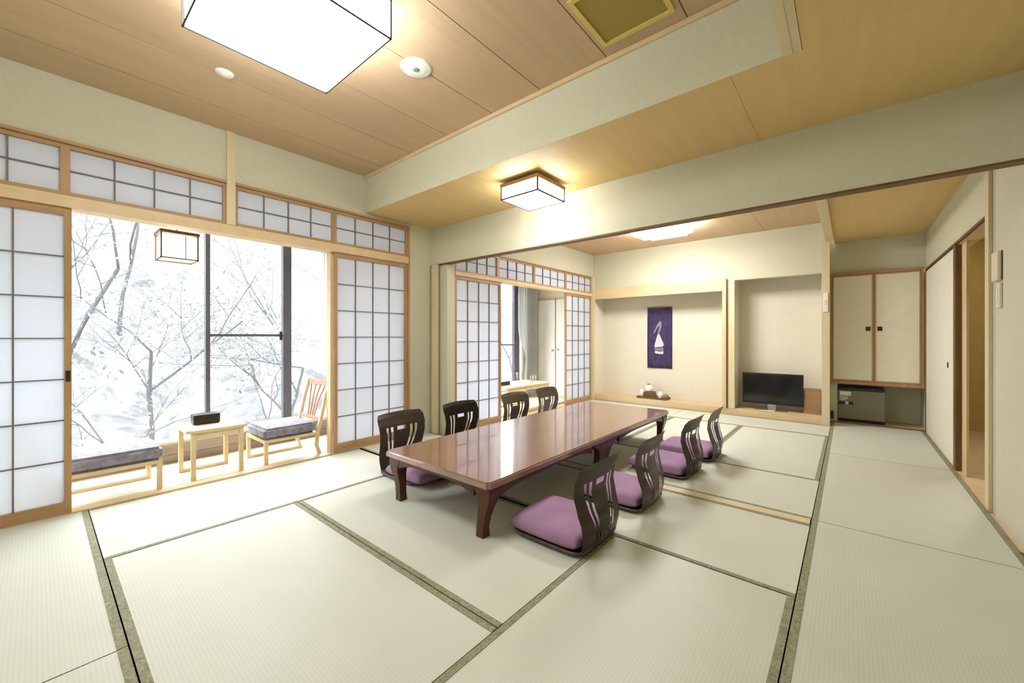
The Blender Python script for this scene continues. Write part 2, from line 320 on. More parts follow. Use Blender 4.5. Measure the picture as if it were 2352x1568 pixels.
lattice('door_2', 'paper sliding door right of the veranda opening, near room', 'sliding door', WX-.02, 1.889, 2.735, .003, 1.985, 4, 7, .03, .045, .085)
lattice('door_3', 'first paper sliding door of the far room, behind the table', 'sliding door', FX-.02, 3.222, 4.055, .003, 1.885, 4, 7, .03, .04, .08)
lattice('door_4', 'last paper sliding door of the far room, beside the picture alcove', 'sliding door', FX-.02, 5.67, 6.533, .003, 1.885, 4, 7, .03, .04, .08)
tl = ['leftmost transom of the near room, above the closed paper door', 'transom above the left half of the veranda opening', 'transom above the right half of the veranda opening', 'last transom of the near room beside the beam']
for i, (a, b) in enumerate(((-.77,.118),(.118,.99),(1.05,1.885),(1.885,2.735))):
    lattice('window_%d' % (i+1), 'paper lattice ' + tl[i], 'transom', WX-.015, a, b, 2.062, 2.394, 4, 2, .022, .026, .026, th=.028)
tl = ['first transom of the far room, half hidden by the beam', 'second transom of the far room, over the table', 'third transom of the far room, over the opening', 'last transom of the far room beside the alcove']
for i, (a, b) in enumerate(((3.222,3.99),(3.99,4.80),(4.80,5.67),(5.67,6.533))):
    lattice('window_%d' % (i+5), 'paper lattice ' + tl[i], 'transom', FX-.015, a, b, 1.932, 2.224, 4, 2, .022, .02, .024, th=.028)

# ------------------------------------------------------------ veranda windows
def alu_window(n, label, y0, y1, z0, z1, stiles, rails, pull=None):
    r = struct('window_%d' % n, label, 'window', bm=None); X = GX-.05
    obj('window_frame', boxes([(X-.04,X+.04,y0,y0+.03,z0,z1), (X-.04,X+.04,y1-.03,y1,z0,z1), (X-.04,X+.04,y0+.03,y1-.03,z0,z0+.03), (X-.04,X+.04,y0+.03,y1-.03,z1-.02,z1)]), M['white_plastic'], r)
    for y, wd in stiles: box('mullion', 'alu', (X-.03,X+.03,y-wd/2,y+wd/2,z0+.03,z1-.02), r, label='dark grey upright')
    for a, b, z, wd in rails: box('sash_bar', 'alu', (X-.02,X+.02,a,b,z-wd/2,z+wd/2), r)
    ys = [y0+.03]+[s for y, wd in stiles for s in (y-wd/2, y+wd/2)]+[y1-.03]
    for a, b in zip(ys[::2], ys[1::2]): box('glass_pane', 'glass', (X-.003,X+.003,a,b,z0+.03,z1-.02), r)
    if pull: box('crescent_lock', 'black', (X+.03,X+.05,pull-.035,pull-.01,1.11,1.21), r, bev=.004)
    return r
alu_window(9, 'tall veranda window of the near room with dark uprights', Y0, 2.5, .15, 2.26, [(1.095,.035),(1.83,.085)], [(1.113,1.787,1.165,.025)], pull=1.78)
alu_window(10, 'tall veranda window of the far room with dark upright', 3.5, 6.1, .15, 2.16, [(5.93,.15),(4.7,.04)], [(4.72,5.85,1.0,.025)])
def curtain(name, label, x, ya, yb, z0, z1, waist, n=9):
    bm = NB(); rows = []
    for j in range(25):
        t = j/24; z = z1+(z0-z1)*t
        pinch = 1-(1-waist)*math.exp(-((z-.75)/.28)**2) if z > .75 else waist+(1-waist)*.25*(1-math.exp(-((z-.75)/.3)**2))
        row = []
        for i in range(n*4+1):
            s = i/(n*4); y = yb-(yb-ya)*s*pinch
            row.append(bm.verts.new((x+.025*math.sin(s*n*2*PI)*(.6+.4*pinch), y, z)))
        rows.append(row)
    for a, b in zip(rows, rows[1:]):
        for i in range(len(a)-1): bm.faces.new((a[i], a[i+1], b[i+1], b[i]))
    bmesh.ops.solidify(bm, geom=bm.faces[:], thickness=.002)
    return tag(obj(name, bm, M['curtain'], smooth=True), label, 'curtain')
curtain('curtain', 'white curtain gathered at the right of the near veranda window', GX+.09, 2.16, 2.52, .02, 2.24, .45)
curtain('curtain', 'white curtain gathered beside the far veranda window', GX+.09, 5.85, 6.42, .02, 2.2, .6)

# far veranda white doors
r = struct('door_5', 'white painted door at the end of the far veranda', 'door', bm=None)
box('door_panel', 'white_door', (-4.84,-4.43,6.572,6.596,0,1.88), r, bev=.004)
box('handle', 'silver', (-4.50,-4.46,6.55,6.572,.86,.90), r, bev=.005, label='small metal handle')
r = struct('door_6', 'second narrow white door at the end of the far veranda', 'door', bm=None)
box('door_panel', 'white_door', (-4.405,-3.8,6.572,6.596,0,1.88), r, bev=.004)
box('handle', 'silver', (-4.37,-4.33,6.55,6.572,.88,.92), r, bev=.005, label='small metal handle')
struct('trim_19', 'brown strip between the two white veranda doors', 'trim', mat=M['slat_brown'], dims=(-4.43,-4.405,6.57,6.599,0,1.9))
struct('trim_20', 'wooden head strip over the white veranda doors', 'trim', mat=M['wood_pale'], dims=(-4.9,-3.75,6.575,6.599,1.9,1.93))

# ------------------------------------------------------------ alcoves
struct('trim_21', 'light wooden step along the front of both alcoves', 'step', bm=boxes([(FX+.0,-.27,TY,TY+.11,0,.095)]), mat=M['wood_rail'])
struct('trim_22', 'raised pale floor board of both alcoves', 'floor', mat=M['wood_rail'], dims=(FX,-.285,TY+.11,TB,0,.09))
struct('trim_23', 'long light wooden rail across the top of the picture alcove', 'rail', mat=M['wood_rail'], dims=(FX,-1.445,TY-.012,TY+.06,1.835,2.02))
struct('trim_24', 'wooden alcove pillar between the picture and the television', 'post', mat=M['wood_rail'], bm=boxes([(-1.445,-1.395,TY-.02,TY+.07,.095,2.02)]))
struct('trim_25', 'dark strip painted as the shaded side of the alcove pillar', 'trim', mat=M['dark_wood'], dims=(-1.395,-1.37,TY-.01,TY+.07,.095,2.0))  # pillar's shaded side, put in as a dark-coloured strip
struct('trim_26', 'pale inner post at the left of the television alcove', 'post', mat=M['wood_pale'], dims=(-1.37,-1.285,TY-.004,TY+.07,.095,1.98))
struct('trim_27', 'pale post between the television alcove and the cupboard', 'post', mat=M['wood_pale'], dims=(-.27,-.19,TY-.02,TY+.10,0,2.37))
# hanging cloth
bn = thing('hanging_cloth', 'violet hanging cloth with a white bottle print in the alcove', 'wall hanging', (-2.53,TB-.012,.60))
bm = NB(); R_ = []
for j in range(15):
    R_.append([bm.verts.new((-.215+.43*i/10, -.004*math.sin(i*.8+j*.3)-.003, 1.06*j/14)) for i in range(11)])
for a, b in zip(R_, R_[1:]):
    for i in range(10): bm.faces.new((a[i],a[i+1],b[i+1],b[i]))
bmesh.ops.solidify(bm, geom=bm.faces[:], thickness=.003)
obj('cloth', bm, M['banner'], bn, smooth=True)
obj('hanging_rod', tube(NB(), [(-.225,-.006,1.065),(.225,-.006,1.065)], .006, 8), M['slat_brown'], bn)
def flat(pts, nm, mt): obj(nm, prism(NB(), pts, 'y', -.0125, -.0105), M[mt], bn)
flat([(-.083,.36),(.05,.375),(.075,.40),(.072,.425),(.04,.50),(.015,.56),(-.005,.60),(-.03,.595),(-.05,.53),(-.075,.44),(-.088,.39)], 'bottle_print', 'print')
flat([(-.08,.275),(-.065,.255),(.055,.245),(.068,.26),(.07,.30),(.0,.29),(-.075,.305)], 'bottle_print', 'print')
flat([(-.082,.315),(.0,.30),(.07,.31),(.062,.365),(-.02,.35),(-.08,.352)], 'bottle_print', 'print2')
flat([(-.03,.605),(.0,.605),(.035,.73),(.04,.80),(.01,.82),(-.03,.78),(-.105,.62),(-.09,.60),(-.02,.73),(.005,.74)], 'bottle_print', 'print2')
flat([(-.165,.155),(-.12,.162),(-.115,.168),(-.16,.163)], 'signature_print', 'print2')
# tea tray with things on it
tr = thing('tea_tray', 'dark brown tray on the alcove floor below the violet cloth', 'tray', (-2.56,6.80,.09))
bm = boxes([(-.25,.25,-.12,.12,.004,.016),(-.25,-.24,-.12,.12,.016,.035),(.24,.25,-.12,.12,.016,.035),(-.24,.24,-.12,-.11,.016,.035),(-.24,.24,.11,.12,.016,.035)]); obj('tray_body', bm, M['dark_wood'], tr)
for q in (-.2,.2): box('foot', 'dark_wood', (q-.01,q+.01,-.11,.11,0,.004), tr)
bm = NB(); prism(bm, [(-.11,0),(.09,0),(.05,.10),(-.09,.10)], 'y', -.08, .08); o = tag(obj('tea_box', bm, M['slat_brown']), 'dark tapered tea caddy box in the middle of the tray', 'box'); o.location = (-2.61,6.80,.1075); o.data.materials[0] = M['dark_wood']
k = thing('water_flask', 'small pale ceramic flask standing on the tapered tea box', 'flask', (-2.64,6.80,.2085))
obj('flask_body', lathe(NB(), [(.045,0),(.06,.02),(.06,.07),(.045,.10),(.03,.115)], n=20), M['white_plastic'], k, smooth=True)
obj('flask_lid', lathe(NB(), [(.03,0),(.035,.008),(.01,.018)], (0,0,.1155), n=16), M['brownbox'], k, smooth=True, label='brown lid')
for nm, x, h, rr, lab in (('tea_cup', -2.765, .13, .028, 'tall pale cup at the left end of the tray'), ('tea_cup', -2.445, .11, .035, 'pale cup right of the tapered tea box')):
    o = tag(obj(nm, lathe(NB(), [(rr*.8,0),(rr,.01),(rr,h),(rr-.004,h),(rr-.004,.012),(.003,.010)], n=20), M['white_plastic'], smooth=True), lab, 'cup'); o.location = (x,6.80,.107)
o = tag(obj('cloth_roll', lathe(NB(), [(.03,-.07),(.036,-.06),(.036,.06),(.03,.07)], n=16), M['brownbox'], smooth=True), 'rolled brown cloth at the right end of the tray', 'towel'); o.location = (-2.36,6.80,.1435); o.rotation_euler = (PI/2,0,0)

# television
tv = thing('television', 'black flat television standing in the right alcove', 'television', (-.85,6.80,.0905))
box('screen_housing', 'black', (-.37,.37,0,.045,.085,.53), tv, bev=.006)
box('screen', 'screen', (-.345,.345,-.003,.0,.12,.505), tv)
box('bezel_base', 'black', (-.36,.36,-.004,.0,.092,.115), tv)
obj('stand_neck', bx(NB(), -.05,.05,.01,.04,.012,.09), M['silver'], tv)
obj('stand_foot', prism(NB(), [(-.2,-.07),(-.1,-.11),(.1,-.11),(.2,-.07),(.14,.09),(-.14,.09)], 'z', 0, .012), M['silver'], tv, label='silver stand foot')
o = tag(obj('remote_control', bx(NB(), -.08,.08,-.02,.02,0,.016,.004), M['cream_switch']), 'cream remote control lying in front of the television', 'remote'); o.location = (-.88,6.655,.0955); o.rotation_euler = (0,0,.15)
# brown box at the right of the alcove
o = thing('low_cabinet', 'low brown veneer box behind the right of the television', 'box', (-.385,6.885,.0905))
box('body', 'brownbox', (-.095,.095,-.06,.13,0,.32), o, bev=.003); box('lid', 'brownbox', (-.098,.098,-.064,.132,.321,.333), o)
# wall switches on the pale post
o = thing('wall_switch', 'cream switch plate on the pale post beside the cupboard', 'switch', (-.23,TY-.0205,1.47))
box('plate', 'white_plastic', (-.025,.025,-.012,0,0,.25), o, bev=.003); box('rocker', 'cream_switch', (-.012,.012,-.016,-.012,.09,.16), o)
# ------------------------------------------------------------ wall cupboard
cb = thing('wall_cupboard', 'high two-door cream paper cupboard above the small fridge', 'cupboard', (.245,7.0,.54))
obj('cupboard_body', boxes([(-.43,.455,0,.45,0,.012), (-.43,.455,0,.45,1.452,1.46), (-.43,-.42,0,.45,.012,1.452), (.445,.455,0,.45,.012,1.452), (-.42,.445,.44,.45,.012,1.452)]), M['wood_pale'], cb)
obj('cupboard_frame', boxes([(-.445,.455,-.05,-.0,-.02,.02), (-.445,.455,-.05,-.0,1.43,1.462), (-.445,-.425,-.05,-.0,.02,1.43), (.435,.455,-.05,-.0,.02,1.43)]), M['wood_frame_v'], cb)
for s, (a, b) in ((1,(-.423,.0)), (-1,(.003,.433))):
    d = box('door', 'fusuma', (a+.018,b-.018,-.034,-.014,.04,1.41), cb)
    obj('door_frame', boxes([(a,a+.018,-.04,-.008,.022,1.428), (b-.018,b,-.04,-.008,.022,1.428), (a+.018,b-.018,-.04,-.008,.022,.04), (a+.018,b-.018,-.04,-.008,1.41,1.428)]), M['wood_frame_v'], d)
    hx = b-.055 if s == 1 else a+.055
    box('finger_pull', 'dark_metal', (hx-.024,hx+.024,-.038,-.034,.685,.74), d, bev=.001, label='dark square finger pull')
# fridge
fr = thing('mini_fridge', 'small grey fridge under the high cupboard', 'fridge', (.12,7.06,.0005))
box('body', 'fridge', (-.235,.235,.03,.34,.035,.44), fr, bev=.004)
box('door', 'fridge', (-.235,.235,-.01,.027,.045,.425), fr, bev=.006)
box('top_edge', 'black', (-.235,.235,-.008,.33,.4402,.465), fr, label='black top edge'); box('base', 'black', (-.235,.235,0.02,.33,0,.034), fr, label='black base')
box('label_sticker', 'white_plastic', (-.215,-.10,-.0115,-.0102,.355,.41), fr, label='white paper label')
box('label_sticker', 'silver', (-.215,-.13,-.0115,-.0102,.285,.345), fr, label='grey notice'); box('label_sticker', 'black', (-.225,-.165,-.0115,-.0102,.235,.275), fr, label='black sticker')
box('label_sticker', 'print', (-.155,-.13,-.0115,-.0102,.235,.30), fr); box('label_sticker', 'black', (-.12,-.075,-.0115,-.0102,.235,.275), fr, label='black sticker')
struct('trim_28', 'dark floor strip in front of the fridge recess', 'trim', mat=M['dark_wood'], dims=(-.185,RX,6.943,6.963,-.05,.010))
o = thing('wall_socket', 'small dark socket low on the post beside the fridge', 'socket', (-.175,6.995,.03))
box('plate', 'dark_metal', (-.015,.015,0,.02,0,.11), o, bev=.002); box('plug', 'black', (-.01,.01,-.015,0,.04,.08), o)

# ------------------------------------------------------------ right side sliding door, posts
d7 = struct('door_7', 'white paper sliding door on the right wall, slid towards the cupboard', 'sliding door', bm=None)
box('door_panel', 'fusuma_w', (RX-.012,RX+.012,5.20,6.86,.012,1.93), d7)
obj('door_edge', boxes([(RX-.018,RX+.018,5.10,5.20,.004,1.94), (RX-.018,RX+.018,6.86,6.885,.004,1.94)]), M['dark_wood'], d7, label='dark brown edge frame')
box('bottom_rail', 'wood_pale', (RX-.014,RX+.014,5.20,6.86,.004,.012), d7)
obj('finger_pull', tube(NB(), [(RX-.0165,5.48,.885),(RX-.0125,5.48,.885)], .028, 18), M['dark_metal'], d7, label='round dark finger pull')
struct('trim_29', 'light door post right of the white sliding door', 'post', mat=M['wood_rail'], dims=(RX+.02,RX+.034,4.93,5.09,-.005,1.95))
struct('trim_30', 'pale square post at the right of the doorway', 'post', mat=M['wood_pale'], dims=(RX-.02,RX+.10,4.025,4.115,-.005,2.30))
struct('trim_31', 'dark line of the sliding door head track', 'track', mat=M['dark_wood'], dims=(RX-.02,RX-.001,4.118,6.9,1.945,1.965))
struct('trim_32', 'light sliding door head rail', 'rail', mat=M['wood_rail'], dims=(RX+.0,RX+.1,4.118,6.9,1.941,1.9585))
struct('trim_33', 'pale corner post between the cupboard and the white sliding door', 'post', mat=M['wood_pale'], dims=(RX-.015,RX+.02,6.888,6.94,0,2.0))
# thermostat and switch
o = thing('wall_controller', 'cream wall controller box on the right wall beside the post, upper of two', 'controller', (RX-.0005,3.87,1.50))
box('housing', 'cream_switch', (-.022,0,-.06,.07,0,.18), o, bev=.004); box('shadow_strip', 'dark_wood', (-.006,0,-.066,-.061,.0,.18), o, label='dark strip painted as the shadow of the box')  # thin dark strip stands in for the shadow beside the housing
o = thing('light_switch', 'cream light switch plate on the right wall, lower of two', 'switch', (RX-.0005,3.85,1.33))
box('plate', 'cream_switch', (-.012,0,-.04,.05,0,.155), o, bev=.003); box('rocker', 'white_plastic', (-.016,-.012,-.012,.022,.05,.11), o)

# ------------------------------------------------------------ ceiling fittings
def box_lamp(name, label, loc, hw, h, diff, cap, stem=0):
    r = thing(name, label, 'ceiling lamp', loc)           # loc = centre of bottom
    box('diffuser', diff, (-hw+.01,hw-.01,-hw+.01,hw-.01,.004,h), r)
    t = .006 if hw > .25 else .010
    for sx in (-1,1):
        for sy in (-1,1): box('corner_bar', 'lamp_line', (sx*(hw-t), sx*(hw+.001), sy*(hw-t), sy*(hw+.001), 0, h), r)
    obj('edge_bar', boxes([(-hw,hw,-hw,-hw+t,0,t),(-hw,hw,hw-t,hw,0,t),(-hw,-hw+t,-hw+t,hw-t,0,t),(hw-t,hw,-hw+t,hw-t,0,t)]), M['lamp_line'], r)
    box('wooden_cap', 'cap', (-hw-.004,hw+.004,-hw-.004,hw+.004,h+.001,h+cap), r)
    if stem: box('mounting', 'cap', (-hw*.5,hw*.5,-hw*.5,hw*.5,h+cap,h+cap+stem), r)
    return r
box_lamp('ceiling_lamp', 'large square white lamp on the raised ceiling', (-2.02,.765,2.58), .335, .19, 'diff1', .035, .0145)
box_lamp('ceiling_lamp', 'small square wood-framed lamp on the low ceiling before the beam', (-2.02,2.67,2.28), .19, .10, 'diff2', .03, .0295)
r = thing('ceiling_lamp', 'flat rounded white lamp in the far room partly behind the beam', 'ceiling lamp', (-1.92,5.37,2.53))
bm = bx(NB(), -.33,.33,-.33,.33,0,.07); bmesh.ops.bevel(bm, geom=[e for e in bm.edges if abs(e.verts[0].co.z-e.verts[1].co.z) > .01], offset=.09, segments=6, affect='EDGES'); obj('diffuser', bm, M['diff3'], r)
bm = bx(NB(), -.3,.3,-.3,.3,.071,.1095); bmesh.ops.bevel(bm, geom=[e for e in bm.edges if abs(e.verts[0].co.z-e.verts[1].co.z) > .01], offset=.07, segments=4, affect='EDGES'); obj('mounting', bm, M['white_plastic'], r)
def disc(name, label, cat, x, y, r0, th, dot):
    t = thing(name, label, cat, (x,y,ZH))
    obj('plate', lathe(NB(), [(r0*.55,-th),(r0*.93,-th*.6),(r0,-.0005)], n=36), M['white_plastic'], t, smooth=False)
    if dot: obj('sensor', lathe(NB(), [(dot*.6,-th-.006),(dot,-th-.0005)], n=20), M['grey_dot'], t)
    else: obj('rim', lathe(NB(), [(r0*.3,-th-.004),(r0*.45,-th-.0005)], n=20), M['white_plastic'], t)
disc('smoke_detector', 'round white detector with grey centre right of the large lamp', 'detector', -2.055,1.515,.095,.014,.022)
disc('downlight', 'small round white fitting left of the large lamp', 'ceiling fitting', -3.025,.765,.05,.013,0)
v = thing('ceiling_vent', 'square straw-coloured vent grille in the raised ceiling', 'vent', (-.877,1.90,ZH))
obj('vent_frame', boxes([(-.2,.2,.175,.2,-.012,-.0005),(-.2,.2,-.2,-.175,-.012,-.0005),(-.2,-.175,-.175,.175,-.012,-.0005),(.175,.2,-.175,.175,-.012,-.0005)]), M['vent_f'], v)
box('vent_grille', 'vent_g', (-.174,.174,-.174,.174,-.004,-.0005), v, label='olive mesh')

t = thing('ceiling_lamp', 'small round lamp added out of sight to brighten the corridor', 'ceiling lamp', (1.15,5.6,2.27))  # unseen lamp, added to light the corridor behind the doorway
obj('diffuser', lathe(NB(), [(.13,0),(.15,.02),(.15,.0295)], n=24), M['diff3'], t)
# ------------------------------------------------------------ low tables
def loft(bm, secs):
    prev = None
    for r in secs:
        v = [bm.verts.new(p) for p in r]
        if prev:
            for k in range(len(v)): bm.faces.new((prev[k], prev[(k+1)%len(v)], v[(k+1)%len(v)], v[k]))
        else: bm.faces.new(v[::-1])
        prev = v
    bm.faces.new(prev); bmesh.ops.recalc_face_normals(bm, faces=bm.faces); return bm
def low_table(label, y0, y1):
    x0, x1 = -2.56, -1.53; cx, cy = (x0+x1)/2, (y0+y1)/2; hx, hy = (x1-x0)/2, (y1-y0)/2; H = .33
    t = thing('low_table', label, 'table', (cx,cy,.0025))
    bm = bx(NB(), -hx,hx,-hy,hy,H-.038,H); bmesh.ops.bevel(bm, geom=[e for e in bm.edges if abs(e.verts[0].co.z-e.verts[1].co.z) > .01], offset=.018, segments=3, affect='EDGES')
    bmesh.ops.bevel(bm, geom=[e for e in bm.edges if all(abs(v.co.z-H) < 1e-4 for v in e.verts)], offset=.009, segments=3, affect='EDGES')
    obj('tabletop', bm, M['table'], t)
    zt = H-.0385
    def strip(La, Lb, dep=.04, n=14):
        pts = [(La, zt)]
        for i in range(n+1):
            u = i/n; sgn = abs(2*u-1); pts.append((La+(Lb-La)*u, zt-.028-dep*sgn**4))
        return pts+[(Lb, zt)]
    for s_ in (-1,1):
        X = s_*(hx-.035)
        for a, b in ((-hy+.14,-.24),(.24,hy-.14)): obj('apron', prism(NB(), strip(a, b), 'x', X-.012, X+.012), M['table_leg'], t)
        Y = s_*(hy-.035); obj('apron', prism(NB(), strip(-hx+.14, hx-.14), 'y', Y-.012, Y+.012), M['table_leg'], t)
    prof = [(zt,.018,.122),(.262,.014,.118),(.235,.016,.100),(.20,.024,.080),(.16,.038,.066),(.11,.052,.056),(.05,.060,.052),(0,.060,.056)]
    for sx in (-1,1):
        for sy in (-1,1):
            secs = []
            for z, o_, w_ in prof:
                X, Y = sx*(hx-o_*(1.9 if sx < 0 else 1)), sy*(hy-.02+.004*(z < .1)); secs.append([(X,Y,z),(X-sx*w_,Y,z),(X-sx*w_,Y-sy*w_,z),(X,Y-sy*w_,z)])
            obj('leg', loft(NB(), secs), M['table_leg'], t)
        secs = []
        for z, o_, w_, ly in ((zt,.02,.05,.238),(.262,.02,.05,.20),(.24,.022,.05,.155),(.21,.027,.05,.115),(.17,.036,.05,.092),(.11,.048,.05,.08),(0,.054,.052,.078)):
            X = sx*(hx-o_*(1.9 if sx < 0 else 1)); secs.append([(X,-ly,z),(X-sx*w_,-ly,z),(X-sx*w_,ly,z),(X,ly,z)])
        obj('leg', loft(NB(), secs), M['table_leg'], t, label='wide middle leg')
    return t
low_table('long low glossy red-brown table with six curved legs', 1.615, 4.525)

# ------------------------------------------------------------ legless chairs (local: seat towards -x, back at x=0)
def prof_x(z):
    P = [(0,-.012),(.04,0),(.10,.012),(.16,.008),(.23,-.012),(.31,-.028),(.38,-.02),(.44,.004),(.49,.032)]
    for (a, xa), (b, xb) in zip(P, P[1:]):
        if z <= b: t = max(0,(z-a)/(b-a)); t = t*t*(3-2*t)*.5+t*.5; return xa+(xb-xa)*t
    return P[-1][1]
def chair_mesh():
    bm = NB(); zs = [.012+.468*i/30 for i in range(31)]
    def bounds(z):
        k = min(max((z-.06)/.31,0),1)              # 0 bottom .. 1 top of slots
        hw = .20+.035*min(z/.4,1) - (.02*max(0,(z-.45)/.03))
        cw = .045+.045*math.sin(k*PI*.5)*.9            # centre panel half width
        a = cw; b = a+.010+.016*k; c = b+.020+.004*k; d = c+.008+.014*k
        return [-hw,-d,-c,-b,-a,0,a,b,c,d,hw]
    rows = []
    for z in zs:
        B = bounds(z); row = []
        us = []
        for p, q in zip(B, B[1:]): us += [p, (p+q)/2]
        us.append(B[-1])
        for u in us:
            zz = z
            if z > .40: zz = z + .012*(1-(u/.235)**2)*((z-.40)/.08)
            row.append(bm.verts.new((prof_x(z)-.028*(u/.235)**2+.004, u, zz)))
        rows.append(row)
    for j in range(30):
        zc = (zs[j]+zs[j+1])/2
        for i in range(len(rows[0])-1):
            band = i//2
            if .065 < zc < .375 and band in (1,3,6,8): continue
            if .335 < zc < .372 and band in (4,5) and i in (9,10): continue
            bm.faces.new((rows[j][i],rows[j][i+1],rows[j+1][i+1],rows[j+1][i]))
    for vtx in [v for v in bm.verts if not v.link_faces]: bm.verts.remove(vtx)
    bmesh.ops.solidify(bm, geom=bm.faces[:], thickness=.013)
    return bm
def pan_mesh():
    bm = NB(); n = 44; rings = []
    def R(a, s, z):
        c, s_ = math.cos(a), math.sin(a); e = .28
        return (-.245+ (abs(c)**e*(1 if c > 0 else -1))*.235*s, (abs(s_)**e*(1 if s_ > 0 else -1))*.225*s, z)
    for s, z in ((.84,0),(1.0,.012),(1.02,.026),(.985,.028),(.9,.019)): rings.append([bm.verts.new(R(2*PI*k/n, s, z)) for k in range(n)])
    for a, b in zip(rings, rings[1:]):
        for k in range(n): bm.faces.new((a[k],a[(k+1)%n],b[(k+1)%n],b[k]))
    bm.faces.new(rings[0][::-1]); bm.faces.new(rings[-1]); bmesh.ops.recalc_face_normals(bm, faces=bm.faces); return bm
def cushion_mesh(hx=.235, hy=.225, h=.09):
    bm = NB(); n = 26; T = []; B = []
    f = lambda t: math.copysign(abs(math.sin(t*PI/2))**1.0, t)
    for j in range(n+1):
        T.append([]); B.append([])
        for i in range(n+1):
            u, v = f(-1+2*i/n), f(-1+2*j/n)
            th = (max(0,1-abs(u)**9)*max(0,1-abs(v)**9))**.45
            pull = 1-.045*(abs(u)**2*abs(v)**2 < .0) 
            x = u*hx*(1-.05*abs(v)**4); y = v*hy*(1-.05*abs(u)**4)
            puff = 1+.10*math.cos(u*PI/2)*math.cos(v*PI/2)
            T[-1].append(bm.verts.new((x, y, h*.42+h*.55*th*puff)))
            B[-1].append(bm.verts.new((x, y, h*.38-h*.38*th)))
    for j in range(n):
        for i in range(n):
            bm.faces.new((T[j][i],T[j][i+1],T[j+1][i+1],T[j+1][i])); bm.faces.new((B[j+1][i],B[j+1][i+1],B[j][i+1],B[j][i]))
    for i in range(n):
        bm.faces.new((B[0][i],B[0][i+1],T[0][i+1],T[0][i])); bm.faces.new((T[n][i],T[n][i+1],B[n][i+1],B[n][i]))
        bm.faces.new((T[i][0],T[i+1][0],B[i+1][0],B[i][0])); bm.faces.new((B[i][n],B[i+1][n],T[i+1][n],T[i][n]))
    bmesh.ops.recalc_face_normals(bm, faces=bm.faces); return bm
side_r = ['nearest legless chair on the right side of the table', 'second legless chair from the camera on the right side', 'third legless chair from the camera on the right side', 'farthest legless chair on the right side of the table']
side_l = ['nearest legless chair on the window side of the table', 'second legless chair from the camera on the window side', 'third legless chair from the camera on the window side', 'farthest legless chair on the window side of the table']
chair0 = thing('legless_chair', '', 'chair', group='dark legless chairs around the table')
obj('backrest', chair_mesh(), M['chair'], chair0, smooth=False); obj('seat_pan', pan_mesh(), M['chair'], chair0, smooth=True)
cush_me = None
spots = [(-1.035,2.01,0,side_r[0],0), (-1.01,2.71,.02,side_r[1],0), (-.97,3.53,-.03,side_r[2],0), (-.94,4.15,.02,side_r[3],0),
         (-3.02,2.06,PI,side_l[0],1), (-3.02,2.76,PI+.02,side_l[1],1), (-3.02,3.62,PI-.02,side_l[2],1), (-3.0,4.24,PI+.03,side_l[3],1)]
first = True
for x, y, rz, lab, left in spots:
    c = chair0 if first else copy_tree(chair0); first = False
    c.location = (x,y,.0025); c.rotation_euler = (0,0,rz); c['label'] = 'dark wooden slatted ' + lab
    dx = -.275 if not left else .33
    if cush_me is None:
        q = obj('floor_cushion', cushion_mesh(), M['purple'], smooth=True); cush_me = q.data
    else:
        q = bpy.data.objects.new('floor_cushion', cush_me); COL.objects.link(q)
    q.location = (x+dx, y, .0225); q.rotation_euler = (0,0,rz)
    tag(q, 'mauve cushion on the ' + lab, 'cushion', 'mauve cushions on the legless chairs')

# ------------------------------------------------------------ veranda furniture
def ver_table(label, x0, x1, y0, y1, H, z=-.03):
    t = thing('side_table', label, 'table', ((x0+x1)/2,(y0+y1)/2,z), group='blond veranda side tables'); hx, hy = (x1-x0)/2, (y1-y0)/2
    bm = bx(NB(), -hx-.01,hx+.01,-hy-.03,hy+.03,H-.022,H); bmesh.ops.bevel(bm, geom=[e for e in bm.edges if abs(e.verts[0].co.z-e.verts[1].co.z) > .01], offset=.025, segments=3, affect='EDGES'); obj('tabletop', bm, M['pine'], t)
    for s in (-1,1):
        X = s*(hx-.02)
        for sy in (-1,1): obj('leg', bx(NB(), X-.014,X+.014,sy*(hy-.016)-.016,sy*(hy-.016)+.016,.030,H-.0225), M['pine'], t)
        box('runner', 'pine', (X-.014,X+.014,-hy,hy,0,.0298), t)
        box('apron', 'pine', (X-.012,X+.012,-hy+.033,hy-.033,H-.075,H-.0225), t)
    return t
ver_table('blond side table between the two veranda chairs', -4.46, -3.99, .79, 1.15, .43)
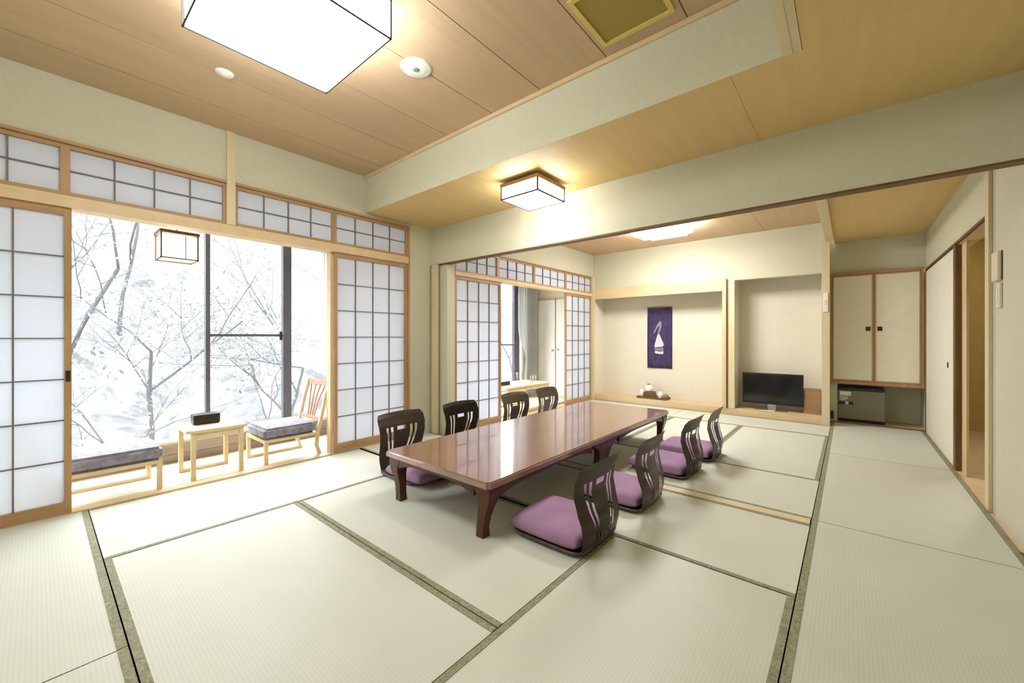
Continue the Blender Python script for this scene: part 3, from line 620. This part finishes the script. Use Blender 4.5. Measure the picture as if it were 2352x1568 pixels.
def ver_chair(label, x0, x1, yf, yb, s):
    """s=+1: faces -y (back at larger y); local x across, y from front(0) to back(L)"""
    L = abs(yb-yf); wx = abs(x1-x0)/2
    t = thing('veranda_chair', label, 'chair', ((x0+x1)/2,yf,-.03), 0 if s > 0 else PI, group='blond veranda chairs')
    for q in (-1,1):
        X = q*(wx-.014)
        box('runner', 'pine', (X-.014,X+.014,0,L+.02,0,.028), t)
        box('front_leg', 'pine', (X-.014,X+.014,0,.03,.0285,.245), t)
        box('seat_rail', 'pine', (X-.014,X+.014,.031,L-.02,.222,.246), t)
        obj('back_post', sweep(NB(), [(X,L+.0,.0285),(X,L-.03,.12),(X,L-.015,.25),(X,L+.02,.40),(X,L+.05,.55),(X,L+.10,.73)], .026, .03, (1,0,0)), M['pine'], t)
    box('cross_rail', 'pine', (-wx+.029,wx-.029,.005,.028,.215,.245), t)
    box('cross_rail', 'pine', (-wx+.029,wx-.029,L-.045,L-.02,.215,.245), t)
    for k in range(4):
        u = -.12+.08*k
        obj('back_slat', sweep(NB(), [(u*.55,L+.012,.36),(u*.8,L+.045,.53),(u*1.3,L+.088,.685)], .022, .010, (1,0,0)), M['slat_brown'], t)
    obj('top_rail', sweep(NB(), [(-wx+.028,L+.098,.72),(0,L+.108,.695),(wx-.028,L+.098,.72)], .05, .014, (0,.1,1)), M['slat_brown'], t)
    obj('cross_rail', sweep(NB(), [(-wx+.028,L+.012,.36),(wx-.028,L+.012,.36)], .04, .014, (0,.1,1)), M['slat_brown'], t)
    return t
def seat_cushion(label, x, y, hx, hy, z):
    bm = bx(NB(), -hx,hx,-hy,hy,0,.10); bmesh.ops.bevel(bm, geom=bm.edges[:], offset=.022, segments=3, affect='EDGES')
    o = tag(obj('seat_cushion', bm, M['grey_cloth'], smooth=False), label, 'cushion', 'grey cushions on the veranda chairs'); o.location = (x,y,z)
ver_chair('blond veranda chair right of the side table, facing left', -4.48, -3.99, 1.31, 1.80, 1)
seat_cushion('thick grey cushion on the veranda chair right of the side table', -4.235, 1.535, .24, .225, .2165)
ver_chair('blond veranda chair left of the side table, facing right', -4.48, -3.99, .615, .09, -1)
seat_cushion('thick grey cushion on the veranda chair left of the side table', -4.235, .37, .24, .25, .2165)
tb = thing('tissue_box', 'black box on the veranda side table of the near room', 'box', (-4.28,.945,.4005))
box('body', 'black', (-.055,.055,-.095,.095,0,.085), tb, bev=.01); box('slot', 'dark_metal', (-.015,.015,-.06,.06,.0852,.087), tb)
ver_table('wide blond side table in the far veranda with glasses on it', -4.46, -3.90, 4.55, 5.62, .41)
o = thing('tissue_box', 'dark box on the side table in the far veranda', 'box', (-4.22,4.78,.3805))
box('body', 'dark_metal', (-.06,.06,-.12,.12,0,.06), o, bev=.006); box('slot', 'black', (-.02,.02,-.05,.05,.0602,.062), o)
for nm, (x, y), h, r_, lab in (('water_jug', (-4.25,5.22), .17, .05, 'clear glass jug on the far veranda table'), ('glass_tumbler', (-4.05,5.32), .12, .035, 'clear tumbler on the far veranda table, left'), ('glass_tumbler', (-4.10,5.46), .12, .035, 'clear tumbler on the far veranda table, right')):
    t = thing(nm, lab, 'glass', (x,y,.3805)); obj('vessel', lathe(NB(), [(r_*.8,0),(r_,.02),(r_*.95,h),(r_*.88,h),(r_*.9,.022),(.005,.014)], n=20), M['clear'], t, smooth=True)
    if nm == 'water_jug':
        obj('handle', tube(NB(), [(0,r_,.14),(0,r_+.035,.13),(0,r_+.035,.06),(0,r_,.04)], .005, 6), M['silver'], t)
# hanging lantern in the veranda
ln = thing('hanging_lantern', 'wood-framed paper lantern hanging in the veranda opening', 'lantern', (-4.42,.775,1.80))
box('shade', 'diff4', (-.115,.115,-.115,.115,.012,.20), ln)
hw = .125
for sx in (-1,1):
    for sy in (-1,1): box('corner_post', 'dark_wood', (sx*(hw-.009), sx*hw, sy*(hw-.009), sy*hw, 0, .21), ln)
obj('top_frame', boxes([(-hw-.006,hw+.006,-hw-.006,hw+.006,.2105,.235)]), M['dark_wood'], ln)
obj('bottom_frame', boxes([(-hw,hw,-hw+.0,-hw+.009,0,.010),(-hw,hw,hw-.009,hw,0,.010),(-hw,-hw+.009,-hw+.01,hw-.01,0,.010),(hw-.009,hw,-hw+.01,hw-.01,0,.010)]), M['dark_wood'], ln)
for sx in (-1,1): box('lattice_bar', 'dark_wood', (sx*.118-.003,sx*.118+.003,.035,.041,.011,.20), ln)
obj('cord', tube(NB(), [(0,0,.235),(0,0,.4995)], .003, 6), M['black'], ln)

# ------------------------------------------------------------ outside: hillside and bare trees
bm = NB(); N1, N2 = 40, 60; G = []
for i in range(N1+1):
    row = []
    for j in range(N2+1):
        x = -5.6-26*i/N1; y = -14+44*j/N2; t = i/N1
        z = -3.0+(22*t**1.1)*max(.45,min(1,1-(y-3)/22))+.5*math.sin(x*.7+y*.4)+.35*math.sin(y*.9-x*.3)+random.uniform(-.12,.12)
        row.append(bm.verts.new((x,y,z)))
    G.append(row)
for a, b in zip(G, G[1:]):
    for j in range(N2): bm.faces.new((a[j],a[j+1],b[j+1],b[j]))
bmesh.ops.recalc_face_normals(bm, faces=bm.faces)
hill = struct('ground', 'pale overexposed hillside outside the windows', 'hillside', bm=bm, mat=M['hill'])
def tree(label, x, y, z, h, seed, spread=.5, leaves=500, r0=.07):
    rnd = random.Random(seed); t = thing('bare_tree', label, 'tree', (x,y,z), group='bare trees outside the windows'); bm = NB(); lf = NB(); tips = []
    def grow(p, d, L, r, dep):
        pts = [p]; rr = [r]; n = 5
        for i in range(n):
            d = (d+Vector((rnd.uniform(-1,1),rnd.uniform(-1,1),rnd.uniform(-.5,.7)))*.22).normalized()
            p = p+d*L/n; pts.append(p); rr.append(r*(1-.55*(i+1)/n))
            if dep < 5 and i >= (1 if dep == 0 else 1) and rnd.random() < (.8 if dep < 3 else .5):
                a = Vector((rnd.uniform(-1,1),rnd.uniform(-1,1),rnd.uniform(-.2,.8))).normalized()
                grow(p, (d*(1-spread)+a*spread*1.4).normalized(), L*rnd.uniform(.5,.75), rr[-1]*.75, dep+1)
            if dep >= 2: tips.append(p.copy())
        tube(bm, pts, rr, 5 if dep < 3 else 4)
    grow(Vector((0,0,0)), Vector((rnd.uniform(-.2,.2),rnd.uniform(-.2,.2),1)).normalized(), h*.6, r0, 0)
    obj('trunk', bm, M['bark'], t, smooth=True)
    for k in range(leaves if tips else 0):
        c = rnd.choice(tips)+Vector((rnd.gauss(0,.14),rnd.gauss(0,.14),rnd.gauss(0,.12)))
        a = Vector((rnd.gauss(0,1),rnd.gauss(0,1),rnd.gauss(0,1))).normalized(); b = a.cross(Vector((rnd.gauss(0,1),rnd.gauss(0,1),rnd.gauss(0,1)))).normalized()
        s = rnd.uniform(.013,.03)
        vs = [lf.verts.new(c+q) for q in (a*s*1.6, b*s*.6+a*.1*s, -a*s*1.3, -b*s*.6)]; lf.faces.new(vs)
    obj('foliage', lf, M['leaf'], t, kind='stuff')
tree('bare crooked tree closest behind the left window pane', -8.2, 1.15, -2.2, 5.6, 11, .6, 3500, .045)
tree('bare forked tree behind the left window pane, further left', -9.6, .2, -1.4, 6.5, 23, .6, 3000, .055)
tree('low twiggy tree filling the lower left pane', -8.4, 2.6, -1.9, 4.6, 35, .65, 3000, .045)
tree('thin distant tree behind the middle window pane', -11.5, 4.9, -1.0, 6.0, 47, .5, 1200, .04)
tree('thin distant tree up the slope behind the hanging lantern', -12.4, 1.2, .6, 6.0, 59, .6, 3500, .05)
tree('thin distant tree behind the right window pane', -13.0, 7.6, -.6, 6.0, 61, .5, 1000, .04)
tree('thin tree outside the far veranda window', -9.5, 11.5, -1.8, 6.0, 73, .5, 1000, .04)
